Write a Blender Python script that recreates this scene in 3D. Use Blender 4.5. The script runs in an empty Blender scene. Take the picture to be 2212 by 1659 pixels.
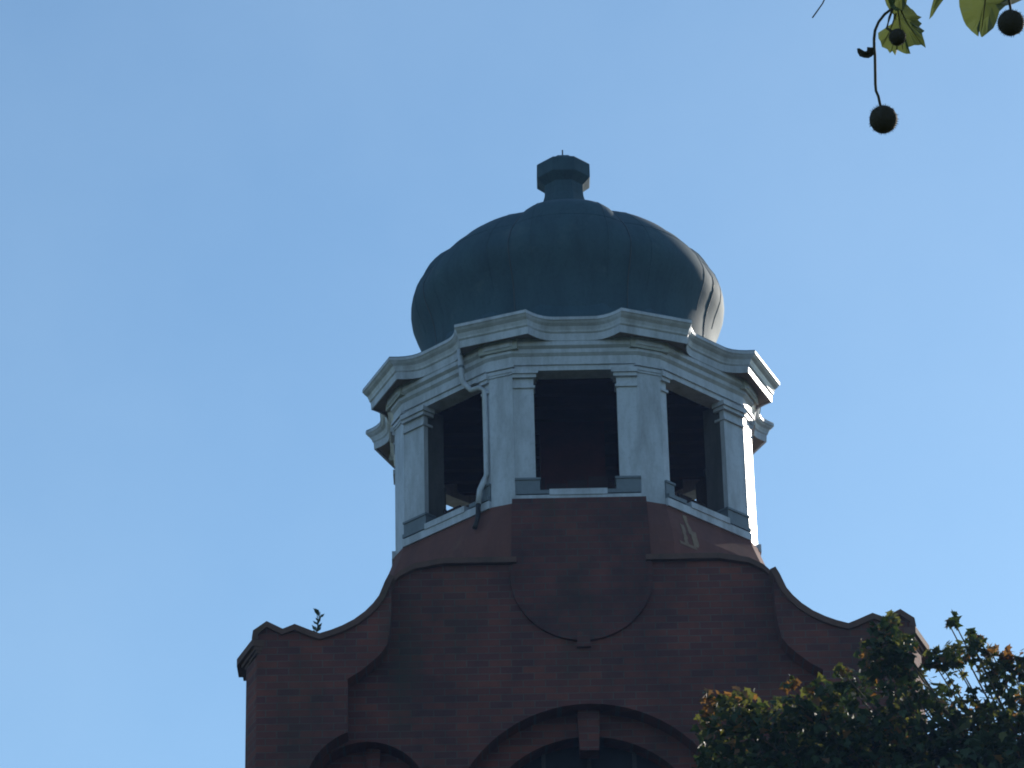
import bpy, bmesh, math, random
from mathutils import Vector, Matrix
from mathutils.geometry import tessellate_polygon
R = math.radians
random.seed(11)
scene = bpy.context.scene
COL = scene.collection

# ------------------------------------------------------------------ camera
cam_d = bpy.data.cameras.new('camera')
cam = bpy.data.objects.new('camera', cam_d); COL.objects.link(cam)
cam_d.sensor_width = 36.0
cam_d.lens = 36.0 * 7941 / 2212
cam_d.clip_start = 0.05; cam_d.clip_end = 20000
PITCH, ROLL = 27.35, 1.34
cam.matrix_world = (Matrix.Translation((0, 0, 1.6)) @ Matrix.Rotation(R(90 + PITCH), 4, 'X')
                    @ Matrix.Rotation(R(-ROLL), 4, 'Z'))
scene.camera = cam

# ------------------------------------------------------------------ sky, sun, exposure
SUN_AZ, SUN_EL = 38.0, 22.5        # clockwise from +Y (the viewing direction), elevation
w = bpy.data.worlds.new('World'); scene.world = w; w.use_nodes = True
nt = w.node_tree; nt.nodes.clear()
sky = nt.nodes.new('ShaderNodeTexSky'); sky.sky_type = 'NISHITA'; sky.sun_disc = False
sky.sun_elevation = R(SUN_EL); sky.sun_rotation = R(SUN_AZ)
sky.altitude = 0; sky.air_density = 1.0; sky.dust_density = 0.3; sky.ozone_density = 0.5
bg = nt.nodes.new('ShaderNodeBackground'); bg.inputs['Strength'].default_value = 0.11
wo = nt.nodes.new('ShaderNodeOutputWorld')
tint = nt.nodes.new('ShaderNodeMix'); tint.data_type = 'RGBA'; tint.blend_type = 'MULTIPLY'; tint.inputs[0].default_value = 1
tint.inputs[7].default_value = (.73, .94, 1.05, 1)      # cool white balance of the whole sky
nt.links.new(sky.outputs[0], tint.inputs[6])
wt = nt.nodes.new('ShaderNodeTexCoord'); wn = nt.nodes.new('ShaderNodeTexNoise'); wn.inputs['Scale'].default_value = 6; wn.inputs['Detail'].default_value = 5; wn.inputs['Roughness'].default_value = .55
wr = nt.nodes.new('ShaderNodeMapRange'); wr.inputs[1].default_value = .42; wr.inputs[2].default_value = .78; wr.inputs[3].default_value = 0; wr.inputs[4].default_value = .10
veil = nt.nodes.new('ShaderNodeMix'); veil.data_type = 'RGBA'; veil.inputs[7].default_value = (4.6, 6.0, 7.2, 1)
nt.links.new(wt.outputs['Generated'], wn.inputs['Vector']); nt.links.new(wn.outputs['Fac'], wr.inputs[0]); nt.links.new(wr.outputs[0], veil.inputs[0])
nt.links.new(tint.outputs[2], veil.inputs[6]); nt.links.new(veil.outputs[2], bg.inputs[0]); nt.links.new(bg.outputs[0], wo.inputs[0])
sl = bpy.data.lights.new('sun', 'SUN'); sl.energy = 5.0; sl.angle = R(0.53); sl.color = (1.0, 0.93, 0.82)
sun = bpy.data.objects.new('sun', sl); COL.objects.link(sun)
sdir = Vector((math.sin(R(SUN_AZ)) * math.cos(R(SUN_EL)), math.cos(R(SUN_AZ)) * math.cos(R(SUN_EL)), math.sin(R(SUN_EL))))
sun.rotation_euler = sdir.to_track_quat('Z', 'Y').to_euler(); sun.location = (30, 10, 50)
scene.view_settings.view_transform = 'Standard'; scene.view_settings.look = 'None'
scene.view_settings.gamma = 1; scene.view_settings.use_curve_mapping = False
scene.view_settings.exposure = 0.50
scene.render.engine = 'CYCLES'
scene.cycles.filter_width = 1.9

# ------------------------------------------------------------------ materials
def mat(name):
    m = bpy.data.materials.new(name); m.use_nodes = True
    n = m.node_tree.nodes; b = n['Principled BSDF']; return m, m.node_tree, b
def node(t, kind, **kw):
    n = t.nodes.new(kind)
    for k, v in kw.items():
        if k in n.inputs.keys(): n.inputs[k].default_value = v
        else: setattr(n, k, v)
    return n
def ramp(t, src, stops):
    r = t.nodes.new('ShaderNodeValToRGB'); e = r.color_ramp.elements
    while len(e) < len(stops): e.new(0.5)
    for i, (p, c) in enumerate(stops): e[i].position = p; e[i].color = (*c, 1)
    t.links.new(src, r.inputs[0]); return r.outputs[0]
def mixc(t, fac, a, b, mode='MIX'):
    m = t.nodes.new('ShaderNodeMix'); m.data_type = 'RGBA'; m.blend_type = mode
    for s, v in ((m.inputs[0], fac), (m.inputs[6], a), (m.inputs[7], b)):
        if isinstance(v, bpy.types.NodeSocket): t.links.new(v, s)
        else: s.default_value = (*v, 1) if isinstance(v, tuple) else v
    return m.outputs[2]
def coords(t, scale=(1, 1, 1)):
    c = t.nodes.new('ShaderNodeNewGeometry'); mp = t.nodes.new('ShaderNodeMapping')
    mp.inputs['Scale'].default_value = scale; t.links.new(c.outputs['Position'], mp.inputs[0]); return mp.outputs[0]
def noise(t, scale, detail=4, rough=.6, sc=(1, 1, 1)):
    n = node(t, 'ShaderNodeTexNoise', Scale=scale, Detail=detail, Roughness=rough)
    t.links.new(coords(t, sc), n.inputs['Vector']); return n.outputs['Fac']
def bump(t, b, h, strength=.3, dist=.01):
    n = node(t, 'ShaderNodeBump', Strength=strength, Distance=dist)
    t.links.new(h, n.inputs['Height']); t.links.new(n.outputs[0], b.inputs['Normal'])

def brick_material(name, c1, c2, mortar, soot=.6):
    m, t, b = mat(name)
    tc = t.nodes.new('ShaderNodeTexCoord'); sx = t.nodes.new('ShaderNodeSeparateXYZ'); cb = t.nodes.new('ShaderNodeCombineXYZ')
    t.links.new(tc.outputs['Object'], sx.inputs[0])
    a = node(t, 'ShaderNodeMath', operation='ADD'); t.links.new(sx.outputs[0], a.inputs[0]); t.links.new(sx.outputs[1], a.inputs[1])
    t.links.new(a.outputs[0], cb.inputs[0]); t.links.new(sx.outputs[2], cb.inputs[1])
    br = node(t, 'ShaderNodeTexBrick', Scale=1.0)
    br.inputs['Brick Width'].default_value = .225; br.inputs['Row Height'].default_value = .075
    br.inputs['Mortar Size'].default_value = .006; br.inputs['Mortar Smooth'].default_value = .3
    br.inputs['Color1'].default_value = (*c1, 1); br.inputs['Color2'].default_value = (*c2, 1); br.inputs['Mortar'].default_value = (*mortar, 1)
    t.links.new(cb.outputs[0], br.inputs['Vector'])
    n1 = noise(t, 1.3, 5, .65); n2 = noise(t, 9, 4, .7); n3 = noise(t, .9, 4, .6, (1.6, 1.6, .5))
    c = mixc(t, ramp(t, n1, [(.34, (0, 0, 0)), (.66, (soot, soot, soot))]), br.outputs['Color'], (.022, .020, .022))
    c = mixc(t, ramp(t, n2, [(.35, (0, 0, 0)), (.8, (.5, .5, .5))]), c, (.09, .045, .04))
    c = mixc(t, ramp(t, n3, [(.55, (0, 0, 0)), (.75, (.45, .45, .45))]), c, (.035, .045, .03))
    t.links.new(c, b.inputs['Base Color']); b.inputs['Roughness'].default_value = .9
    b.inputs['Specular IOR Level'].default_value = .2
    h = node(t, 'ShaderNodeMath', operation='MULTIPLY_ADD'); h.inputs[1].default_value = -1.0
    t.links.new(br.outputs['Fac'], h.inputs[0]); t.links.new(n2, h.inputs[2])
    bump(t, b, h.outputs[0], .5, .008); return m

def weathered(name, base, dirt, rough=.6, amt=.55, streak=True, spec=.4, metal=0, extra=None):
    m, t, b = mat(name)
    n1 = noise(t, 5, 6, .7, (1, 1, .25) if streak else (1, 1, 1)); n2 = noise(t, 24, 4, .7); n3 = noise(t, 2.0, 5, .65)
    c = mixc(t, ramp(t, n1, [(.42, (0, 0, 0)), (.72, (amt, amt, amt))]), base, dirt)
    c = mixc(t, ramp(t, n2, [(.5, (0, 0, 0)), (.75, (amt * .7,) * 3)]), c, tuple(x * .6 for x in base))
    if extra: c = mixc(t, ramp(t, n3, [(.58, (0, 0, 0)), (.72, (.6, .6, .6))]), c, extra)
    t.links.new(c, b.inputs['Base Color']); b.inputs['Roughness'].default_value = rough
    b.inputs['Specular IOR Level'].default_value = spec; b.inputs['Metallic'].default_value = metal
    bump(t, b, n2, .25, .006); return m

def leaf_material(name, c1, c2, trans=.5):
    m, t, b = mat(name)
    n = noise(t, 3.0, 3, .6); c = mixc(t, n, c1, c2)
    t.links.new(c, b.inputs['Base Color']); b.inputs['Roughness'].default_value = .6
    b.inputs['Specular IOR Level'].default_value = .25
    tr = t.nodes.new('ShaderNodeBsdfTranslucent'); t.links.new(mixc(t, 1.0, c, (1.6, 1.5, .7), 'MULTIPLY'), tr.inputs[0])
    mx = node(t, 'ShaderNodeMixShader'); mx.inputs[0].default_value = trans
    t.links.new(b.outputs[0], mx.inputs[1]); t.links.new(tr.outputs[0], mx.inputs[2])
    t.links.new(mx.outputs[0], t.nodes['Material Output'].inputs[0]); return m

M = {}
M['brick'] = brick_material('dark red brick', (.22, .064, .046), (.12, .042, .04), (.13, .10, .09))
M['brick_dark'] = brick_material('sooty brick', (.17, .052, .042), (.12, .04, .036), (.10, .08, .075), .8)
M['brick_skirt'] = weathered('rendered brick skirt', (.15, .062, .05), (.07, .038, .036), .9, .6, True, .2, 0, (.21, .12, .08))
M['coping'] = weathered('brick coping', (.13, .07, .055), (.045, .04, .035), .9, .6, False, .2, 0, (.10, .09, .04))
M['paint'] = weathered('white lantern paint', (.48, .49, .54), (.20, .19, .19), .36, .75, True, .4)
M['paint_moss'] = weathered('stained white paint', (.38, .38, .36), (.25, .24, .18), .6, .6, True, .35, 0, (.27, .25, .15))
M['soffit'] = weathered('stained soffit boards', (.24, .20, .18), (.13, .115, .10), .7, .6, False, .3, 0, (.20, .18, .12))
M['lead'] = weathered('lead flashing', (.15, .17, .19), (.09, .10, .11), .55, .5, True, .4, .2)
M['copper'] = weathered('dark patina copper', (.046, .088, .112), (.028, .052, .07), .75, .7, True, .12, .0, (.08, .12, .135))
M['seam'] = weathered('dark seam', (.04, .055, .065), (.03, .04, .05), .5, .5, True, .5, .25)
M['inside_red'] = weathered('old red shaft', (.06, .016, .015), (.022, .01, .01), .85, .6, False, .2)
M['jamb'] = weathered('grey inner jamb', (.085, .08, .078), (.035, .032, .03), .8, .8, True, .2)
M['pale'] = weathered('painted sun streak', (.24, .165, .115), (.15, .075, .058), .9, .7, False, .2)  # sunlit tone put into the colour of the skirt slivers
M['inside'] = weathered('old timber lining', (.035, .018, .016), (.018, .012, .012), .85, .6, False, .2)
M['ironwork'] = weathered('black iron', (.03, .03, .032), (.02, .02, .02), .6, .4, False, .4, .3)
M['glass'], t_, b_ = mat('dark window glass'); b_.inputs['Base Color'].default_value = (.012, .014, .018, 1); b_.inputs['Roughness'].default_value = .6; b_.inputs['Specular IOR Level'].default_value = .15
M['bark'] = weathered('grey brown bark', (.11, .085, .06), (.05, .04, .03), .9, .6, True, .2)
M['twig'] = weathered('green brown twig', (.07, .06, .035), (.04, .035, .025), .8, .5, True, .2)
M['seed'] = weathered('brown seed ball', (.055, .045, .035), (.03, .026, .022), .9, .5, False, .15)
M['leaf_dark'] = leaf_material('dark green leaf', (.025, .045, .018), (.038, .06, .024), .25)
M['leaf_mid'] = leaf_material('olive leaf', (.07, .085, .03), (.11, .11, .045), .38)
M['leaf_rust'] = leaf_material('rusty autumn leaf', (.19, .09, .045), (.15, .09, .04), .4)
M['leaf_pink'] = leaf_material('reddish young leaf', (.20, .12, .10), (.16, .11, .08), .4)
M['leaf_plane'] = leaf_material('plane leaf', (.055, .08, .05), (.08, .10, .06), .36)
M['grass'] = weathered('lawn', (.035, .055, .022), (.025, .035, .016), .95, .6, False, .1)

# ------------------------------------------------------------------ mesh helpers
def link(name, bm, m, parent=None, smooth=False, rz=0.0, recalc=True):
    if recalc: bmesh.ops.recalc_face_normals(bm, faces=bm.faces)
    me = bpy.data.meshes.new(name); bm.to_mesh(me); bm.free()
    for x in (m if isinstance(m, list) else [m]): me.materials.append(M[x])
    if smooth: me.polygons.foreach_set('use_smooth', [True] * len(me.polygons))
    return place(name, me, parent, rz)
def place(name, me, parent=None, rz=0.0):
    o = bpy.data.objects.new(name, me); COL.objects.link(o); o.parent = parent; o.rotation_euler.z = rz; return o
def tag(o, label=None, cat=None, group=None, kind=None):
    for k, v in (('label', label), ('category', cat), ('group', group), ('kind', kind)):
        if v: o[k] = v
    return o
def empty(name, loc, rz=0):
    o = bpy.data.objects.new(name, None); COL.objects.link(o); o.location = loc; o.rotation_euler.z = rz
    o.empty_display_size = .3; return o
def caps(bm, poly, a, b):
    if len(poly) == 4: bm.faces.new(a); bm.faces.new(b[::-1]); return
    for tri in tessellate_polygon([[Vector((x, z, 0)) for x, z in poly]]):
        bm.faces.new([a[i] for i in tri]); bm.faces.new([b[i] for i in reversed(tri)])
def prism_xz(bm, poly, d0, d1):
    """polygon in (x, z), extruded from depth d0 (rear) to d1 (front); local -y is towards the viewer"""
    a = [bm.verts.new((x, -d1, z)) for x, z in poly]; b = [bm.verts.new((x, -d0, z)) for x, z in poly]
    n = len(poly)
    for i in range(n): bm.faces.new((a[i], b[i], b[(i + 1) % n], a[(i + 1) % n]))
    caps(bm, poly, a, b); return bm
def prism_xy(bm, poly, z0, z1):
    """plan polygon in (x, d), extruded in z"""
    a = [bm.verts.new((x, -d, z0)) for x, d in poly]; b = [bm.verts.new((x, -d, z1)) for x, d in poly]
    n = len(poly)
    for i in range(n): bm.faces.new((a[i], a[(i + 1) % n], b[(i + 1) % n], b[i]))
    caps(bm, poly, a, b); return bm
def box(bm, x0, x1, d0, d1, z0, z1): return prism_xy(bm, [(x0, d0), (x1, d0), (x1, d1), (x0, d1)], z0, z1)
def bevel(bm, w):
    es = [e for e in bm.edges if len(e.link_faces) == 2 and e.calc_face_angle(0) > .5]
    bmesh.ops.bevel(bm, geom=es, offset=w, segments=1, affect='EDGES', clamp_overlap=True); return bm
def mirror(poly): return [(-x, z) for x, z in poly][::-1]
def arc(cx, cz, r, a0, a1, n): return [(cx + r * math.cos(R(a0 + (a1 - a0) * i / n)), cz + r * math.sin(R(a0 + (a1 - a0) * i / n))) for i in range(n + 1)]
def tube(bm, pts, radii, seg=8, cap=True):
    pts = [Vector(p) for p in pts]; rings = []
    if not isinstance(radii, (list, tuple)): radii = [radii] * len(pts)
    up = Vector((.13, .21, .97))
    for i, p in enumerate(pts):
        tan = (pts[min(i + 1, len(pts) - 1)] - pts[max(i - 1, 0)]).normalized()
        s = tan.cross(up)
        if s.length < .05: s = tan.cross(Vector((1, .2, 0)))
        s.normalize(); u = s.cross(tan)
        rings.append([bm.verts.new(p + radii[i] * (s * math.cos(6.28318 * k / seg) + u * math.sin(6.28318 * k / seg))) for k in range(seg)])
    for a, b in zip(rings, rings[1:]):
        for k in range(seg): bm.faces.new((a[k], a[(k + 1) % seg], b[(k + 1) % seg], b[k]))
    if cap: bm.faces.new(rings[0][::-1]); bm.faces.new(rings[-1])
    return bm
def loft(bm, rings, close=True):
    vr = [[bm.verts.new(p) for p in r] for r in rings]; n = len(vr[0])
    for a, b in zip(vr, vr[1:]):
        for k in range(n if close else n - 1): bm.faces.new((a[k], a[(k + 1) % n], b[(k + 1) % n], b[k]))
    return vr

# ------------------------------------------------------------------ ground
bm = bmesh.new()
bmesh.ops.create_circle(bm, cap_ends=True, segments=96, radius=4000)
tag(link('ground', bm, 'grass'), kind='structure')

# ------------------------------------------------------------------ the tower
ZS = 17.935                                  # height of the lantern sill above the ground
tower = empty('brick_tower', (.64, 36.2, 0), R(.6))
tag(tower, 'dark red brick tower with white octagonal lantern and ribbed copper dome', 'tower')
def Z(poly): return [(x, z + ZS) for x, z in poly]
DA, DB = 2.33, 2.08
# main body behind the front
bm = bmesh.new()
prism_xy(bm, [(-3.39, -2.2), (3.39, -2.2), (3.39, 1.55), (-3.39, 1.55)], 0, ZS - 1.78)
link('tower_body', bm, 'brick', tower)
# centre bay wall with the three arched openings
CB, CS = (.03, -3.744), (-2.13, -3.285)      # arch centres
RB, RS = 1.48, .67
def notch(cx, cz, r, zb, n): return [(cx + r, zb)] + arc(cx, cz, r, 0, 180, n) + [(cx - r, zb)]
btop = [(-1.93, -.97), (-1.85, -.88), (-1.7, -.80), (-1.4, -.745), (1.4, -.745), (1.7, -.80), (1.85, -.88), (1.93, -.97)]
pl = btop + [(1.94, -1.3), (2.1, -1.9), (2.5, -2.15), (3.15, -2.25), (3.15, -6.2)]
# the small arches spring beside the large one; a narrow pier of wall stands between them
pl += notch(-CS[0] + .06, CS[1], RS - .05, -6.2, 20) + notch(CB[0], CB[1], RB - .04, -6.2, 36) + notch(CS[0] - .06, CS[1], RS - .05, -6.2, 20)
pl += [(-3.15, -6.2), (-3.15, -2.25), (-2.5, -2.15), (-2.1, -1.9), (-1.94, -1.3)]
bm = bmesh.new(); prism_xz(bm, Z(pl), 1.78, DB); link('centre_bay_wall', bm, 'brick', tower)
bm = bmesh.new(); box(bm, -3.15, 3.15, 1.5, DB, 0, ZS - 6.2); link('lower_wall', bm, 'brick', tower)
bm = bmesh.new(); box(bm, -3.2, 3.2, 1.5, DB + .1, ZS - 6.34, ZS - 6.18); bevel(bm, .015); link('string_course', bm, 'coping', tower)
# arch rings, keystones and windows
def ring(name, c, ro, ri, d0, d1):
    p = [(c[0] + ro, -6.2)] + arc(c[0], c[1], ro, 0, 180, 32) + [(c[0] - ro, -6.2), (c[0] - ri, -6.2)] + arc(c[0], c[1], ri, 180, 0, 32) + [(c[0] + ri, -6.2)]
    b = bmesh.new(); prism_xz(b, Z(p), d0, d1); return link(name, b, 'brick', tower)
def keystone(par, cx, zt, zb, wt, wb, d0, d1):
    b = bmesh.new(); prism_xz(b, Z([(cx - wt / 2, zt), (cx + wt / 2, zt), (cx + wb / 2, zb), (cx - wb / 2, zb)]), d0, d1); bevel(b, .01)
    return link('keystone', b, 'brick', par)
def arch_window(c, ri):
    b = bmesh.new(); prism_xz(b, Z([(c[0] + ri + .05, -6.2)] + arc(c[0], c[1], ri + .05, 0, 180, 32) + [(c[0] - ri - .05, -6.2)]), 1.553, 1.575)
    wi = link('window', b, 'glass', tower)
    b = bmesh.new()
    for k in range(-2, 3):
        x = c[0] + k * ri / 2.6; h = math.sqrt(max(ri * ri - (x - c[0]) ** 2, 0))
        box(b, x - .02, x + .02, 1.575, 1.61, ZS - 6.2, ZS + c[1] + h)
    for zz in (-5.4, -4.6, -3.8): box(b, c[0] - ri, c[0] + ri, 1.58, 1.604, ZS + zz, ZS + zz + .04)
    link('glazing_bar', b, 'ironwork', wi); return wi
g = ring('arch_ring', CB, RB + .02, 1.19, 1.56, 1.82); keystone(g, CB[0], -2.25, -2.74, .235, .19, 1.7, 1.93); arch_window(CB, 1.19)
for s in (1, -1):
    c = (CS[0] * s, CS[1]); g = ring('arch_ring', (c[0] - .06 * s * 1, c[1]) if False else c, RS + .03, .44, 1.561, 1.821)
    keystone(g, c[0], -2.62, -2.95, .15, .12, 1.7, 1.9); arch_window(c, .44)
# proud wings that sweep up to the lantern
outer = [(-1.945, -.97), (-1.985, -1.05), (-2.045, -1.205), (-2.105, -1.29), (-2.19, -1.38), (-2.30, -1.465), (-2.42, -1.53), (-2.53, -1.575), (-2.65, -1.612),
         (-2.72, -1.585), (-2.90, -1.505), (-3.02, -1.555), (-3.18, -1.468), (-3.31, -1.565), (-3.32, -1.65)]
inner = [(-2.37, -2.09), (-2.25, -2.015), (-2.12, -1.904), (-2.035, -1.82), (-1.976, -1.73), (-1.945, -1.56), (-1.932, -1.36), (-1.928, -1.10)]
wing = outer + [(-3.275, -1.66), (-3.275, -17.93), (-2.84, -17.93), (-2.80, -3.28)] + arc(CS[0], CS[1], RS, 180, 111, 10) + inner
def offset_line(line, o):
    out = []
    for i, p in enumerate(line):
        a = Vector(line[max(i - 1, 0)]); b = Vector(line[min(i + 1, len(line) - 1)]); t = (b - a).normalized()
        out.append((p[0] - t.y * o, p[1] + t.x * o))
    return out
for s in (1, -1):
    f = (lambda q: q) if s == 1 else mirror
    bm = bmesh.new(); prism_xz(bm, Z(f(wing)), 1.75, DA); wg = link('side_wing', bm, 'brick', tower)
    cop = offset_line(outer, -.008)
    bm = bmesh.new(); prism_xz(bm, Z(f(cop + offset_line(outer, .055)[::-1])), 1.70, DA + .035); link('coping', bm, 'coping', wg)
    pier = [(-3.262, 2.322), (-3.405, 1.96), (-3.405, -2.25), (-2.9, -2.25), (-2.9, 2.322)]
    bm = bmesh.new(); prism_xy(bm, pier if s == 1 else mirror(pier), 0, ZS - 1.76); link('corner_pier', bm, 'brick', wg)
    for (o, z0, z1) in ((.02, -1.80, -1.765), (.055, -1.768, -1.725), (.105, -1.728, -1.652)):
        pp = [(-3.275 - o * .4, 2.34 + o * .3), (-3.405 - o, 1.92 - o * .6), (-3.405 - o, 1.56), (-2.85, 1.56), (-2.85, 2.2)]
        bm = bmesh.new(); prism_xy(bm, pp if s == 1 else mirror(pp), ZS + z0, ZS + z1); link('cap_moulding', bm, 'coping', wg)
# ledge under the lantern skirt and the rounded apron
for s in (1, -1):
    line = [(.66, -.70), (1.4, -.70), (1.7, -.755), (1.85, -.835), (1.935, -.925)]
    pp = line + [(x, z - .06) for x, z in line[::-1]]
    bm = bmesh.new(); prism_xz(bm, Z(pp if s == 1 else mirror(pp)), 1.75, 2.145); link('ledge', bm, 'coping', tower)
ap = [(.69, -.03)] + arc(.0, -.90, .72, 0, -180, 36) + [(-.69, -.03)]
bm = bmesh.new(); prism_xz(bm, Z(ap[::-1]), 1.9, 2.105); apron = link('apron', bm, 'brick_dark', tower)
rim = arc(0, -.90, .728, 5, -185, 36) + arc(0, -.90, .68, -185, 5, 36)
bm = bmesh.new(); prism_xz(bm, Z(rim), 2.0, 2.122); link('apron_rim', bm, 'brick_dark', apron)
keystone(apron, 0, -1.54, -1.70, .12, .14, 2.0, 2.13)

# ---- lantern
PC, HP, AW = 2.03, .134, 1.92                 # corner pier apothem, half width, face apothem
def corner_plan(R_, h, k):                    # the two ends of corner piece k
    t = R(22.5 + 45 * k); ux, ud = math.sin(t), math.cos(t)
    return [(R_ * ux - h * ud, R_ * ud + h * ux), (R_ * ux + h * ud, R_ * ud - h * ux)]
def oct_plan(a, hx):                          # sixteen-sided plan: faces at apothem a, half width hx, corners cut
    out = []
    for k in range(8):
        t = R(45 * k)
        for x in (-hx, hx): out.append((a * math.sin(t) + x * math.cos(t), a * math.cos(t) - x * math.sin(t)))
    return out
def rings_from(plans):
    return [[(x, -d, z + ZS) for x, d in p] for p, z in plans]
# skirt: brick drum flaring out below the sill
bm = bmesh.new()
vr = loft(bm, rings_from([(oct_plan(AW + o, .65 + o * .414), z) for o, z in ((-.02, -1.8), (.16, -1.1), (.165, -.75), (.155, -.5), (.115, -.3), (.06, -.15), (.03, -.06), (.02, .0))]))
bm.faces.new(vr[-1])
link('lantern_skirt', bm, 'brick_skirt', tower)
def skirt_off(z): 
    pts = ((-.75, .165), (-.5, .155), (-.3, .115), (-.15, .06), (-.06, .03), (0, .02))
    for (za, a), (zb, b) in zip(pts, pts[1:]):
        if za <= z <= zb: return a + (b - a) * (z - za) / (zb - za)
    return .02
for x0, x1, za, zb in ((-.42, -.36, -.05, -.30), (-.53, -.47, -.20, -.44), (-.40, -.32, -.24, -.44), (-.62, -.36, -.44, -.475)):  # pale slivers painted where sun grazes the right diagonal of the skirt
    bm = bmesh.new(); n = 7; rr = random.Random(int(za * -900)); rows = []
    for i in range(n):
        z = za + (zb - za) * i / (n - 1); o = AW + skirt_off(z) + .007; j = rr.uniform(-.014, .014); rows.append([(x0 + j, o, z), (x1 + j + rr.uniform(-.012, .012), o, z), (x1 + j, o - .03, z), (x0 + j, o - .03, z)])
    t1 = R(45); loft(bm, [[(d * math.sin(t1) + x * math.cos(t1), -(d * math.cos(t1) - x * math.sin(t1)), z + ZS) for x, d, z in r] for r in rows]); link('painted_sun_streak', bm, 'pale', tower)
# entablature ring = the lantern's own mesh
bm = bmesh.new()
prof = ((1.72, 1.545), (AW, 1.545), (AW, 1.60), (AW + .02, 1.605), (AW + .02, 1.70), (AW + .05, 1.73), (AW + .05, 1.775), (AW + .085, 1.80), (AW + .085, 1.90), (1.72, 1.90))
rg = rings_from([(oct_plan(a, .65 + (a - AW) * .414), z) for a, z in prof]); loft(bm, rg + [rg[0]])
lantern = link('lantern', bm, 'paint', tower)
# one of each repeated piece, then copies turned by 45 degrees
def eight(name, bm, m, parent, k0=0, smooth=False):
    o = link(name, bm, m, parent, smooth); out = [o]; base = o.rotation_euler.z
    for k in range(1, 8):
        c = o.copy(); COL.objects.link(c); c.parent = parent; c.rotation_euler.z = R(45 * k); out.append(c)
    return out
# corner pier (normal at 22.5 degrees)
def opening_edge(k, s):                       # half widths of the openings: the diagonal faces sit off centre
    if k in (1, 5): return .56 if s < 0 else .35
    if k in (3, 7): return .35 if s < 0 else .56
    return .435
def on_face(k, x, d): t = R(45 * k); return (d * math.sin(t) + x * math.cos(t), d * math.cos(t) - x * math.sin(t))
for k in range(8):
    e0, e1 = opening_edge(k, 1), opening_edge((k + 1) % 8, -1)
    c0, c1 = corner_plan(PC, HP, k)
    bm = bmesh.new()
    prism_xy(bm, [on_face(k, e0, 1.86), on_face(k, e0, AW), on_face(k, .645, AW), c0, c1, on_face(k + 1, -.645, AW), on_face(k + 1, -e1, AW), on_face(k + 1, -e1, 1.86), on_face(k + 1, -.66, 1.80), on_face(k, .66, 1.80)], ZS, ZS + 1.552)
    bevel(bm, .007); link('corner_pier', bm, 'paint', lantern)
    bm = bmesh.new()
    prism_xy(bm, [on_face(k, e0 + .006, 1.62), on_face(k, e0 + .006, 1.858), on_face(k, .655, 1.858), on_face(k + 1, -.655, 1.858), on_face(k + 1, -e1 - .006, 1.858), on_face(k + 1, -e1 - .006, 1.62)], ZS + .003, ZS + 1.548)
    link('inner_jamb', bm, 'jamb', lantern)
def pier_block(R_, h, z0, z1, rin=1.75):
    a, b = corner_plan(R_, h, 0); c, d = corner_plan(rin, h, 0)
    return [a, b, d, c], z0 + ZS, z1 + ZS
for nm, R_, h, z0, z1, m in (('pier_capital', PC + .02, HP + .012, 1.525, 1.562, 'paint'), ('pier_capital', PC + .035, HP + .024, 1.572, 1.602, 'paint'),
                             ('pier_block', PC + .012, HP + .0, 1.50, 1.72, 'paint'), ('bed_block', PC + .07, HP + .085, 1.765, 1.905, 'paint_moss')):
    bm = bmesh.new(); prism_xy(bm, *pier_block(R_, h, z0, z1)); bevel(bm, .007); eight(nm, bm, m, lantern)
# pilaster capitals, astragals, lead plinths on both sides of each opening
for k in range(8):
    for s in (1, -1):
        e = opening_edge(k, s)
        for nm, xa, xb, dd, z0, z1, m in (('pilaster_capital', e - .05, .66, .055, 1.492, 1.546, 'paint'), ('pilaster_capital', e - .03, .655, .035, 1.452, 1.496, 'paint'), ('pilaster_neck', e - .015, .652, .022, 1.335, 1.362, 'paint'),
                                          ('lead_plinth', e - .04, .648, .022, .068, .262, 'lead'), ('lead_plinth_cap', e - .05, .652, .034, .258, .282, 'lead'), ('sill_flashing', e - .19, .64, .052, .085, .128, 'lead')):
            if k in (2, 6) and m == 'lead': dd = .003
            bm = bmesh.new(); q = [on_face(k, x * s, d) for x, d in ((xa, AW - .12), (xb, AW - .12), (xb, AW + dd), (xa, AW + dd))]
            prism_xy(bm, q, ZS + z0, ZS + z1); bevel(bm, .006); link(nm, bm, m, lantern)
bm = bmesh.new(); box(bm, -.65, .65, 1.70, AW + .045, ZS - .012, ZS + .075); box(bm, -.30, .30, 1.70, AW + .056, ZS + .07, ZS + .137); bevel(bm, .006)
eight('sill', bm, 'paint', lantern)
# interior: floor, ceiling joists and lining
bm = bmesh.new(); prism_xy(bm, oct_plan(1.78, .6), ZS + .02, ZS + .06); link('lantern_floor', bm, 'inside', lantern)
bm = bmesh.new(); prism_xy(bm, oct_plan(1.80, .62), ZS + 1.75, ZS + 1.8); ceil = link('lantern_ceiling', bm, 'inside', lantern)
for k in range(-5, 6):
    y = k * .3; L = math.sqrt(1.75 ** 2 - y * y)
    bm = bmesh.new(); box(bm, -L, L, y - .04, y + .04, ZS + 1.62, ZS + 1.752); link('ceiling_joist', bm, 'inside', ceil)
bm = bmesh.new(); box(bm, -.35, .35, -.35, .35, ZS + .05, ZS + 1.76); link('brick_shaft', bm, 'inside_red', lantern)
# low boards inside each opening, with gaps between them
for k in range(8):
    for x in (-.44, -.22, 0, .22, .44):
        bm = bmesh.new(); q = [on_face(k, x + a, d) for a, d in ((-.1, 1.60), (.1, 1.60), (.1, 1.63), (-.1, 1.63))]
        prism_xy(bm, q, ZS + .05, ZS + .40 + .04 * math.sin(k * 7 + x * 9)); link('inner_board', bm, 'inside', lantern)
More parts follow.
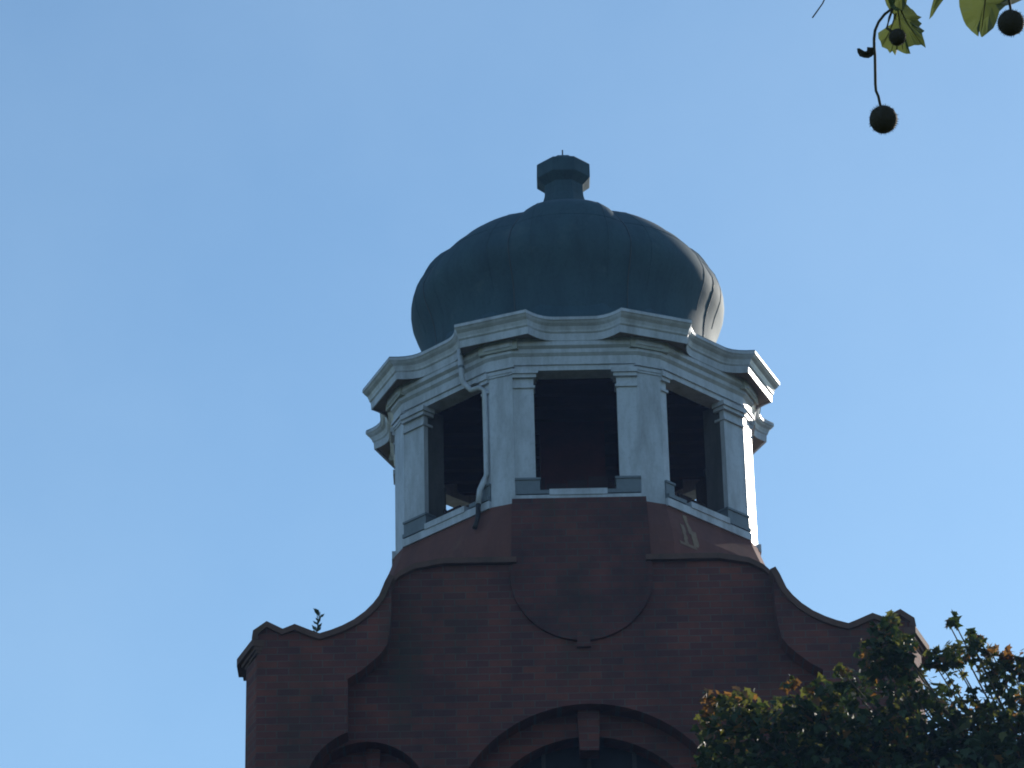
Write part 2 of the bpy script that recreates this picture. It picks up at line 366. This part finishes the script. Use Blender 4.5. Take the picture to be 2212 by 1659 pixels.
# cornice: straight over the corner piers, hollowed between them
def cornice_plan(o, flat=None):
    out = []
    RC, HL, mid = 2.30 + o, .408 + o * .2, 2.105 + o
    for k in range(8):
        t = R(45 * k)
        def W(x, d): return (d * math.sin(t) + x * math.cos(t), d * math.cos(t) - x * math.sin(t))
        ex, ed = corner_plan(RC, HL, 0)[0]
        prof = [(-ex, ed)]
        for i in range(1, 16):
            x = -ex + 2 * ex * i / 16; u = 1 - abs(x) / ex
            s = min(1, u / .62); dep = s * s * (3 - 2 * s) if s < 1 else 1
            prof.append((x, ed + (mid - ed) * (1 - (1 - s) ** 2.2)))
        prof.append((ex, ed))
        out += [W(x, d) for x, d in prof]
    return out
NP = 17 * 8
def oct_radial(a):                            # plain octagon sampled in the same directions as the cornice plan
    out = []
    for x, d in cornice_plan(0):
        an = math.atan2(x, d); m = (an + R(22.5)) % R(45) - R(22.5); r = a / math.cos(m); out.append((r * math.sin(an), r * math.cos(an)))
    return out
cpro = [(oct_radial(1.80), 1.885), (cornice_plan(-.115), 1.872), (cornice_plan(-.115), 1.858), (cornice_plan(-.105), 1.850), (cornice_plan(-.095), 1.850), (cornice_plan(-.09), 1.93), (cornice_plan(-.075), 1.945),
        (cornice_plan(-.07), 1.965), (cornice_plan(-.055), 2.0), (cornice_plan(-.025), 2.025), (cornice_plan(-.01), 2.045), (cornice_plan(0), 2.05), (cornice_plan(0), 2.085), (cornice_plan(-.03), 2.09)]
bm = bmesh.new(); loft(bm, rings_from(cpro[2:])); cornice = link('cornice', bm, 'paint', lantern)
bm = bmesh.new(); loft(bm, rings_from([(oct_radial(1.80), 1.89), (cornice_plan(-.118), 1.876), (cornice_plan(-.113), 1.856)])); link('soffit', bm, 'soffit', lantern)
# ---- dome
def circ(r): return [(r * math.sin(math.atan2(x, d)), r * math.cos(math.atan2(x, d))) for x, d in cornice_plan(0)]
def lerp(a, b, t): return [(p[0] * (1 - t) + q[0] * t, p[1] * (1 - t) + q[1] * t) for p, q in zip(a, b)]
base_pl, neck_pl = cornice_plan(-.005), circ(1.585)
bm = bmesh.new()
loft(bm, rings_from([(lerp(base_pl, neck_pl, t), z) for t, z in ((0, 2.086), (.0, 2.096), (.2, 2.115), (.45, 2.15), (.65, 2.20), (.8, 2.27), (.9, 2.36), (.97, 2.48), (1.0, 2.60))] + [(circ(1.4), 2.62)]))
dome = link('dome', bm, 'copper', tower, True)
dprof = [(1.60, 2.40), (1.60, 2.56), (1.61, 2.70), (1.63, 2.82), (1.665, 2.94), (1.705, 3.04), (1.74, 3.14), (1.752, 3.23), (1.75, 3.31), (1.735, 3.40), (1.708, 3.50), (1.652, 3.60), (1.585, 3.70), (1.515, 3.785), (1.44, 3.86),
         (1.345, 3.93), (1.235, 3.99), (1.12, 4.045), (.98, 4.095), (.82, 4.14), (.64, 4.18), (.44, 4.215), (.28, 4.235), (.16, 4.245)]
def lobe(ph, r, z, diag=False):               # the lobes over the diagonal faces bulge less than the others
    u = abs(ph) / 22.5; k = .012 + .078 * max(0, min(1, (z - 3.3) / .45))
    b = max(0, min(1, (z - 3.58) / .25)); b = .04 * b * b * (3 - 2 * b)
    return 1.0 + b - (k + b) * u ** 2.8 if not diag else 1.0 - k + (.5 if z < 3.72 else .34) * k * (1 - u ** 2.3)
def on_dome(a, r, z, dg, o=0.0): q = r * lobe(a, r, z, dg) + o; return (q * math.sin(R(a)), -q * math.cos(R(a)), z + ZS)
def four(name, bm, m, parent, k0):
    o = link(name, bm, m, parent, True); o.rotation_euler.z = R(45 * k0)
    for k in range(1, 4):
        c = o.copy(); COL.objects.link(c); c.parent = parent; c.rotation_euler.z = R(45 * k0 + 90 * k)
for dg in (False, True):
    bm = bmesh.new()
    loft(bm, [[on_dome(a, r, z, dg) for a in [-22.5 + 45 * i / 14 for i in range(15)]] for r, z in dprof], close=False)
    four('gore', bm, 'copper', dome, int(dg))
    bm = bmesh.new()
    for i in (11,):
        r, z = dprof[i]; tube(bm, [on_dome(a, r, z, dg, .001) for a in [-22 + 44 * j / 12 for j in range(13)]], .004, 5, False)
    for a in (-14, 14): tube(bm, [on_dome(a, r, z, dg, .0) for r, z in dprof[3:20]], .0045, 5, False)
    four('sheet_joint', bm, 'copper', dome, int(dg))
bm = bmesh.new(); tube(bm, [on_dome(22.5, r, z, False, .003) for r, z in dprof[:-2]], .006, 6)
eight('seam', bm, 'seam', dome, smooth=True)
# finial
def oct8(r): return [(r * math.sin(R(22.5 + 45 * k)), r * math.cos(R(22.5 + 45 * k))) for k in range(8)]
bm = bmesh.new()
vr = loft(bm, rings_from([(oct8(r / .924), z) for r, z in ((.42, 4.18), (.34, 4.34), (.265, 4.56), (.222, 4.72), (.215, 4.80), (.215, 4.90))]))
finial = link('finial', bm, 'copper', tower)
bm = bmesh.new()
vr = loft(bm, rings_from([(oct8(r), z) for r, z in ((.22, 4.86), (.25, 4.89), (.318, 4.95), (.325, 4.96), (.325, 5.12), (.315, 5.135), (.16, 5.225), (.155, 5.24), (.03, 5.25))]))
bm.faces.new(vr[-1]); bm.faces.new(vr[0][::-1]); link('finial_cap', bm, 'copper', finial)
bm = bmesh.new(); tube(bm, [(0, 0, ZS + 5.2), (0, 0, ZS + 5.39)], .009, 6); link('lightning_rod', bm, 'ironwork', finial)
# ---- downpipe on the left diagonal face (face normal at -45 degrees)
tm = R(-45)
def F(x, d, z): return (d * math.sin(tm) + x * math.cos(tm), -(d * math.cos(tm) - x * math.sin(tm)), z + ZS)
bm = bmesh.new()
tube(bm, [F(.36, 2.06, 1.92), F(.36, 2.04, 1.60), F(.38, 2.03, 1.52), F(.46, 2.0, 1.42), F(.55, 1.97, 1.43), F(.60, 1.945, 1.38), F(.605, 1.94, .9), F(.605, 1.94, .40), F(.59, 1.97, .32), F(.56, 2.0, .22), F(.555, 2.02, .05)], .03, 10)
pipe = link('downpipe', bm, 'paint', tower, True)
bm = bmesh.new(); tube(bm, [F(.555, 2.02, .07), F(.555, 2.03, -.1), F(.555, 2.08, -.24)], .028, 10); link('pipe_shoe', bm, 'ironwork', pipe, True)
for zz in (1.70,):
    bm = bmesh.new(); xx = .36 if zz > 1.5 else .58; dd = 2.045 if zz > 1.5 else 1.976
    tube(bm, [F(xx, dd, zz), F(xx, dd, zz + .03)], .036, 10); link('pipe_clip', bm, 'lead', pipe)

# ------------------------------------------------------------------ weeds on the parapet
def weed(loc, h, n, lean, label):
    b = bmesh.new(); rnd = random.Random(int(h * 1000))
    stem = [(0, 0, -.04), (lean * .3, .005, h * .35), (lean * .8, 0, h * .75), (lean, 0, h)]
    tube(b, stem, [.008, .006, .004, .002], 5)
    root = empty('wall_weed', loc); link('stem', b, 'twig', root)
    b = bmesh.new()
    for i in range(n):
        t = .12 + .86 * i / n; p = Vector((lean * t, 0, h * t)); a = rnd.uniform(0, 6.28); L = h * rnd.uniform(.16, .34)
        d = Vector((math.cos(a) * .55, math.sin(a) * .55, rnd.uniform(.45, 1.0))).normalized() * L; s = d.cross(Vector((math.sin(a), math.cos(a), .3))).normalized() * L * .2
        v = [b.verts.new(p), b.verts.new(p + d * .5 + s), b.verts.new(p + d), b.verts.new(p + d * .5 - s)]; b.faces.new(v)
    tag(link('foliage', b, 'leaf_dark', root, recalc=False), kind='stuff'); tag(root, label, 'weed'); return root
TW = Matrix.Translation((.64, 36.2, 0)) @ Matrix.Rotation(R(.6), 4, 'Z')
weed(TW @ Vector((-2.70, -2.2, ZS - 1.60)), .30, 26, .05, 'tall spindly weed growing in the dip of the brick parapet')
weed(TW @ Vector((-2.60, -2.2, ZS - 1.61)), .09, 9, .02, 'low tuft of moss and weed beside the spindly weed on the parapet')
weed(TW @ Vector((-3.0, -2.2, ZS - 1.56)), .08, 7, .03, 'tiny sprig between the two small peaks of the brick parapet')

# ------------------------------------------------------------------ leaves
def leaf_outline(kind):
    if kind == 'maple':
        pts = [(0, 0), (.22, .02), (.48, -.02), (.36, .2), (.55, .42), (.3, .45), (.2, .6), (0, 1.0)]
    else:
        pts = [(0, 0), (.2, .2), (.26, .5), (.14, .8), (0, 1)]
    return pts + [(-x, y) for x, y in pts[-2:0:-1]]
ML = leaf_outline('maple')
class Leaves:
    def __init__(self): self.v = []; self.f = []; self.m = []
    def add(self, p, size, mi, rnd, droop=.4):
        a = rnd.uniform(0, 6.283); el = rnd.gauss(-.35, .55)
        y = Vector((math.cos(a) * math.cos(el), math.sin(a) * math.cos(el), math.sin(el)))
        n = Vector((rnd.gauss(0, .7), rnd.gauss(0, .7), 1)); x = y.cross(n).normalized(); n = x.cross(y)
        b = len(self.v); cup = rnd.uniform(-.25, .35)
        for u, w_ in ML:
            q = Vector(p) + (x * u + y * (w_ - .4) + n * (cup * abs(u) - .25 * droop * w_ * w_)) * size; self.v.append(q[:])
        k = len(ML); h = k // 2
        self.f.append(tuple(b + i for i in range(0, h + 1))); self.f.append((b,) + tuple(b + i for i in range(h, k)))
        self.m += [mi, mi]
    def build(self, name, mats, parent):
        me = bpy.data.meshes.new(name); me.from_pydata(self.v, [], self.f)
        for x in mats: me.materials.append(M[x])
        me.polygons.foreach_set('material_index', self.m); me.update(); return place(name, me, parent)

# ------------------------------------------------------------------ maple in front of the tower
maple = empty('maple_tree', (4.6, 26.6, 0)); mo = Vector((4.6, 26.6, 0))
tag(maple, 'leafy maple with rusty autumn tips standing in front of the brick tower', 'tree')
rnd = random.Random(5)
bm = bmesh.new()
tube(bm, [(0, 0, -.1), (.03, 0, 1.2), (0, .1, 3.5), (.1, .05, 6), (0, 0, 8.5), (.1, 0, 10.8)], [.34, .26, .22, .18, .13, .06], 12)
link('trunk', bm, 'bark', maple, True)
clumps = [(1.46, 12.16, .13, 2), (1.44, 12.33, .07, 2), (1.58, 12.30, .11, 1), (1.68, 12.16, .2, 1), (1.80, 12.28, .12, 1), (2.0, 12.28, .17, 1), (2.06, 12.40, .06, 2), (2.22, 12.24, .18, 1), (2.4, 12.34, .17, 0), (2.48, 12.46, .07, 1),
          (2.6, 12.42, .17, 0), (2.72, 12.58, .15, 0), (2.80, 12.75, .13, 0), (2.86, 12.90, .09, 1), (2.885, 13.0, .05, 3), (2.88, 12.5, .17, 0), (2.92, 12.66, .14, 0), (2.95, 12.80, .09, 1), (2.98, 12.52, .13, 0), (2.78, 12.45, .18, 0), (3.02, 12.34, .16, 1),
          (3.26, 12.42, .16, 0), (3.22, 12.62, .10, 0), (3.22, 12.76, .06, 1), (3.36, 12.6, .13, 0), (3.38, 12.78, .10, 1), (3.36, 12.92, .06, 0), (3.36, 13.02, .035, 3), (3.50, 12.62, .11, 0), (3.47, 12.79, .06, 1), (3.62, 12.52, .13, 1), (3.64, 12.66, .06, 3),
          (3.55, 12.76, .03, 3), (3.72, 12.44, .15, 0), (3.76, 12.58, .08, 2), (3.86, 12.50, .13, 0), (4.0, 12.55, .18, 0), (4.3, 12.65, .3, 0), (4.7, 12.7, .35, 0), (5.2, 12.6, .4, 0)]
L = Leaves(); B_ends = []
for (x, z, r, mi) in clumps:
    yy = 26 + rnd.uniform(-.15, .35); B_ends.append((Vector((x, yy, z)), r))
    for i in range(int((34 if r > .07 else 12) + 1500 * r * r)):
        v = Vector((rnd.gauss(0, 1), rnd.gauss(0, 1), rnd.gauss(0, 1))).normalized() * r * rnd.random() ** .4
        m = mi if rnd.random() < .6 else rnd.choice((0, 0, 1, 1, 2))
        if mi == 3: m = 3
        L.add(Vector((x, yy, z)) + v - mo, rnd.uniform(.05, .085), m, rnd)
# main mass
n = 0
while n < 620:
    dx, dy, dz = rnd.uniform(-1, 1), rnd.uniform(-1, 1), rnd.uniform(-.75, 1)
    s = (dx ** 4 + dy ** 4 + dz ** 4) ** .25
    if s > 1 or s < .35: continue
    if dz < .5 and rnd.random() < .72: continue
    p = Vector((4.6 + dx * 3.25, 26.9 + dy * 1.9, 8.9 + dz * 3.35)); n += 1
    B_ends.append((p, .3)) if rnd.random() < .05 else None
    r = rnd.uniform(.2, .36)
    for i in range(46):
        v = Vector((rnd.gauss(0, 1), rnd.gauss(0, 1), rnd.gauss(0, .8))).normalized() * r * rnd.random() ** .45
        L.add(p + v - mo, rnd.uniform(.06, .10), rnd.choices((0, 1, 2), (8, 2, .4))[0], rnd)
# dense visible shoulder
for i in range(9000):
    x = rnd.uniform(1.36, 4.6); top = 12.02 + .28 * min(1, (x - 1.36) / .9) + .06 * math.sin(x * 9) + .04 * math.sin(x * 23)
    z = rnd.uniform(11.3, top); y = 26 + rnd.uniform(-.3, .9)
    L.add(Vector((x + rnd.gauss(0, .03), y, z)) - mo, rnd.uniform(.055, .095), rnd.choices((0, 1, 2), (8, 1.6, .5))[0], rnd)
tag(L.build('crown', ['leaf_dark', 'leaf_mid', 'leaf_rust', 'leaf_pink'], maple), kind='stuff')
for (e, r) in B_ends:
    b = bmesh.new(); e = e - mo; s0 = Vector((.05, 0, max(4.5, min(10.5, e.z - 1.6 - .25 * abs(e.x)))))
    mid = s0.lerp(e, .55) + Vector((0, 0, -.25)); tube(b, [s0, s0.lerp(mid, .5) + Vector((0, 0, -.05)), mid, e + Vector((0, 0, -r * .3)), e + Vector((0, 0, r * .7))], [.03, .02, .011, .005, .002], 6)
    link('limb', b, 'bark', maple, True)

# ------------------------------------------------------------------ plane tree over the viewer, with hanging leaves and seed balls
plane = empty('plane_tree', (2.6, 1.4, 0)); po = Vector((2.6, 1.4, 0))
tag(plane, 'plane tree whose toothed leaves and round seed balls hang overhead', 'tree')
bm = bmesh.new(); tube(bm, [(0, 0, -.1), (0, .02, 1.5), (.04, 0, 3.2), (0, 0, 5.0), (.1, -.1, 7.5)], [.3, .24, .21, .18, .08], 14); link('trunk', bm, 'bark', plane, True)
bm = bmesh.new(); tube(bm, [(0, 0, 4.2), (-.6, .7, 4.55), (-1.3, 1.4, 4.5), (-1.9, 1.85, 4.25), (-2.2, 1.93, 4.02), (-2.4, 1.93, 3.94)], [.09, .06, .035, .018, .009, .005], 10); limb = link('limb', bm, 'bark', plane, True)
S = 4.0 / 7941
RT = Vector((1, 0, 0)); c_, s_ = math.cos(R(32)), math.sin(R(32)); UP = Vector((0, -s_, c_)); FW = Vector((0, c_, s_))
O = Vector((.4022, 3.393, 3.7469))
def Q(px, py, dep=0.0): return O + (RT * ((px - 1888) * S) + UP * ((120 - py) * S)) + FW * dep - po
def leaf_sheet(name, outline, mid, bulge, dep, mats='leaf_plane'):
    b = bmesh.new(); (mx0, my0), (mx1, my1) = mid; n = len(outline)
    cen = b.verts.new(Q((mx0 + mx1) / 2, (my0 + my1) / 2, dep - bulge * .3))
    vs = []; inn = []
    ax = Vector((mx1 - mx0, my1 - my0)); ln = ax.length; ax.normalize()
    for px, py in outline:
        v = Vector((px - mx0, py - my0)); side = v.x * -ax.y + v.y * ax.x
        vs.append(b.verts.new(Q(px, py, dep + bulge * (abs(side) / 40) ** 1.3 + .004 * math.sin(py * .13))))
        qx, qy = mx0 + ax.x * v.dot(ax), my0 + ax.y * v.dot(ax); hx, hy = (px + (mx0 + mx1) / 2) / 2, (py + (my0 + my1) / 2) / 2
        inn.append(b.verts.new(Q(hx, hy, dep + bulge * .15)))
    for i in range(n):
        j = (i + 1) % n; b.faces.new((vs[i], vs[j], inn[j], inn[i])); b.faces.new((inn[i], inn[j], cen))
    b.normal_update(); return link(name, b, mats, plane, False, recalc=True)
def vein(par, pts, r0):
    b = bmesh.new(); tube(b, [Q(x, y, d) for x, y, d in pts], [r0 * (1 - .7 * i / (len(pts) - 1)) for i in range(len(pts))], 6); return link('vein', b, 'twig', par, True)
toothed = [(1915, -30), (1914, 0), (1918, 11), (1923, 21), (1931, 33), (1931, 55), (1924, 57), (1911, 64), (1900, 71), (1899.6, 83), (1904, 90), (1908, 102), (1913, 104), (1919, 107), (1924, 116), (1929, 111), (1934.6, 121), (1940, 109), (1946, 113), (1952, 116), (1958, 118), (1968, 118), (1962, 104),
           (1970, 102), (1977, 99.5), (1986, 100), (1993, 99), (2004.4, 106), (2000, 92), (1996, 80), (1995, 74), (2002, 69), (1994, 63), (1990, 60), (1996, 53), (1989, 48), (1986, 45), (1994.5, 39.5), (1984, 35), (1979, 28), (1975, 23), (1970, 20), (1966, 15), (1959, 9), (1961, 0), (1966, -8), (1962, -30)]
lf = leaf_sheet('leaf', toothed, ((1938, -30), (1950, 112)), .010, 0.0)
vein(lf, [(1938, -34, -.003), (1940, 20, -.003), (1946, 70, -.003), (1950, 108, .0)], .0012); vein(lf, [(1938, 5, -.002), (1960, 50, .0), (1990, 96, .003)], .0009); vein(lf, [(1937, 30, -.002), (1922, 70, .0), (1908, 96, .003)], .0009)
folded = [(1906, -60), (1914, -5), (1922, 18), (1932, 26), (1946, 24), (1957, 12), (1960, -10), (1958, -60)]
leaf_sheet('leaf', folded, ((1935, -60), (1935, 22)), .012, -.02)
broad = [(2072, -60), (2083.5, 0), (2085, 18), (2087, 33), (2092, 48), (2098, 59), (2108, 72), (2117, 81), (2121, 84), (2123, 66), (2126, 84), (2129, 85.5), (2140, 78), (2157, 66), (2164, 52), (2170, 30), (2186, 18), (2206, 14), (2240, 0), (2250, -60)]
lf = leaf_sheet('leaf', broad, ((2140, -60), (2128, 84)), .010, .03); vein(lf, [(2142, -64, .026), (2136, 10, .026), (2128, 78, .03)], .0012)
leaf_sheet('leaf', [(2026, -40), (2021, 0), (2015, 22), (2010, 45), (2017, 38), (2030, 20), (2045, 0), (2060, -40)], ((2042, -40), (2011, 44)), .008, .01)
bract = [(1852, 104), (1853, 113), (1857, 121), (1866, 124.5), (1876, 125.5), (1883, 122), (1889, 117), (1891, 110), (1888, 102), (1881, 102), (1874, 101), (1877, 106), (1872, 110), (1866, 110), (1860, 106), (1857, 103)]
leaf_sheet('dried_bract', bract, ((1858, 113), (1886, 113)), .006, 0.0, 'seed')
def stalk(pts, r): b = bmesh.new(); tube(b, [Q(*p) for p in pts], r, 8); return link('stalk', b, 'twig', plane, True)
stalk([(1942, -190, 0), (1940, -90, .0), (1936, -20, -.004), (1930, 18, -.004), (1912, 32, 0), (1899, 48, 0), (1891, 66, 0), (1888.6, 84, 0), (1888.5, 100, 0), (1890, 120, 0), (1890, 150, 0), (1890, 182, 0), (1891, 196, 0), (1896, 208, 0), (1900, 228, 0)], .0016)
stalk([(1930, 18, -.004), (1921, 40, -.006), (1914, 62, -.012), (1926, 72, -.02)], .0015)
stalk([(2210, -150, .02), (2190, -60, .02), (2186, 0, .02), (2190, 30, .02)], .0015)
stalk([(1756, 36, 0), (1768, 20, 0), (1779, 5, 0), (1800, -40, 0), (1900, -150, 0)], .0008)
stalk([(2140, -60, .026), (2110, -120, .01), (2000, -170, 0), (1940, -185, 0)], .0016)
stalk([(2042, -40, .01), (2035, -110, .005), (1980, -165, 0), (1942, -188, 0)], .0014)
def leaf_seed(name, px, py, rpx, dep, seed):
    b = bmesh.new(); rr = random.Random(seed); rad = rpx * S * .93; c = Q(px, py, dep)
    bmesh.ops.create_icosphere(b, subdivisions=3, radius=rad, matrix=Matrix.Translation(c))
    b.normal_update()
    for v in list(b.verts):
        nrm = (v.co - c).normalized(); v.co = c + nrm * rad * (1 + .02 * rr.uniform(-1, 1))
        if rr.random() < .8:
            k = nrm.orthogonal().normalized(); k2 = nrm.cross(k); s = rad * .045; tip = c + nrm * rad * rr.uniform(1.09, 1.19)
            base = [b.verts.new(c + nrm * rad * .98 + (k * math.cos(a) + k2 * math.sin(a)) * s) for a in (0, 2.09, 4.19)]; t = b.verts.new(tip)
            for i in range(3): b.faces.new((base[i], base[(i + 1) % 3], t))
    return link(name, b, 'seed', plane, recalc=False)
leaf_seed('seed_ball', 1906, 258, 33, 0, 1)
leaf_seed('seed_ball', 1935, 82, 20, -.02, 2)
leaf_seed('seed_ball', 2190, 56, 31, .02, 3)
# the rest of its crown, above and behind the viewer
L = Leaves()
for i in range(5200):
    v = Vector((rnd.gauss(0, 1), rnd.gauss(0, 1), rnd.gauss(0, 1))).normalized() * rnd.uniform(.45, 1) ** .6
    L.add(Vector((2.7 + v.x * 2.2, .6 + v.y * 1.8, 7.3 + v.z * 1.8)) - po, rnd.uniform(.12, .2), 0, rnd)
tag(L.build('crown', ['leaf_plane'], plane), kind='stuff')

# ------------------------------------------------------------------ thin blue volume added to imitate veiling lens glare
bm = bmesh.new(); bmesh.ops.create_cube(bm, size=1.0, matrix=Matrix.Translation((0, 0, 12.0)) @ Matrix.Diagonal((8400, 8400, 26.0, 1)))
hm = bpy.data.materials.new('glare_haze'); hm.use_nodes = True; ht = hm.node_tree; ht.nodes.clear()
pv = ht.nodes.new('ShaderNodeVolumePrincipled'); pv.inputs['Density'].default_value = .00032
pv.inputs['Color'].default_value = (.30, .50, 1.0, 1); pv.inputs['Anisotropy'].default_value = .3
ho = ht.nodes.new('ShaderNodeOutputMaterial'); ht.links.new(pv.outputs[0], ho.inputs['Volume'])
M['glare_haze'] = hm; tag(link('glare_haze', bm, 'glare_haze'), kind='stuff')
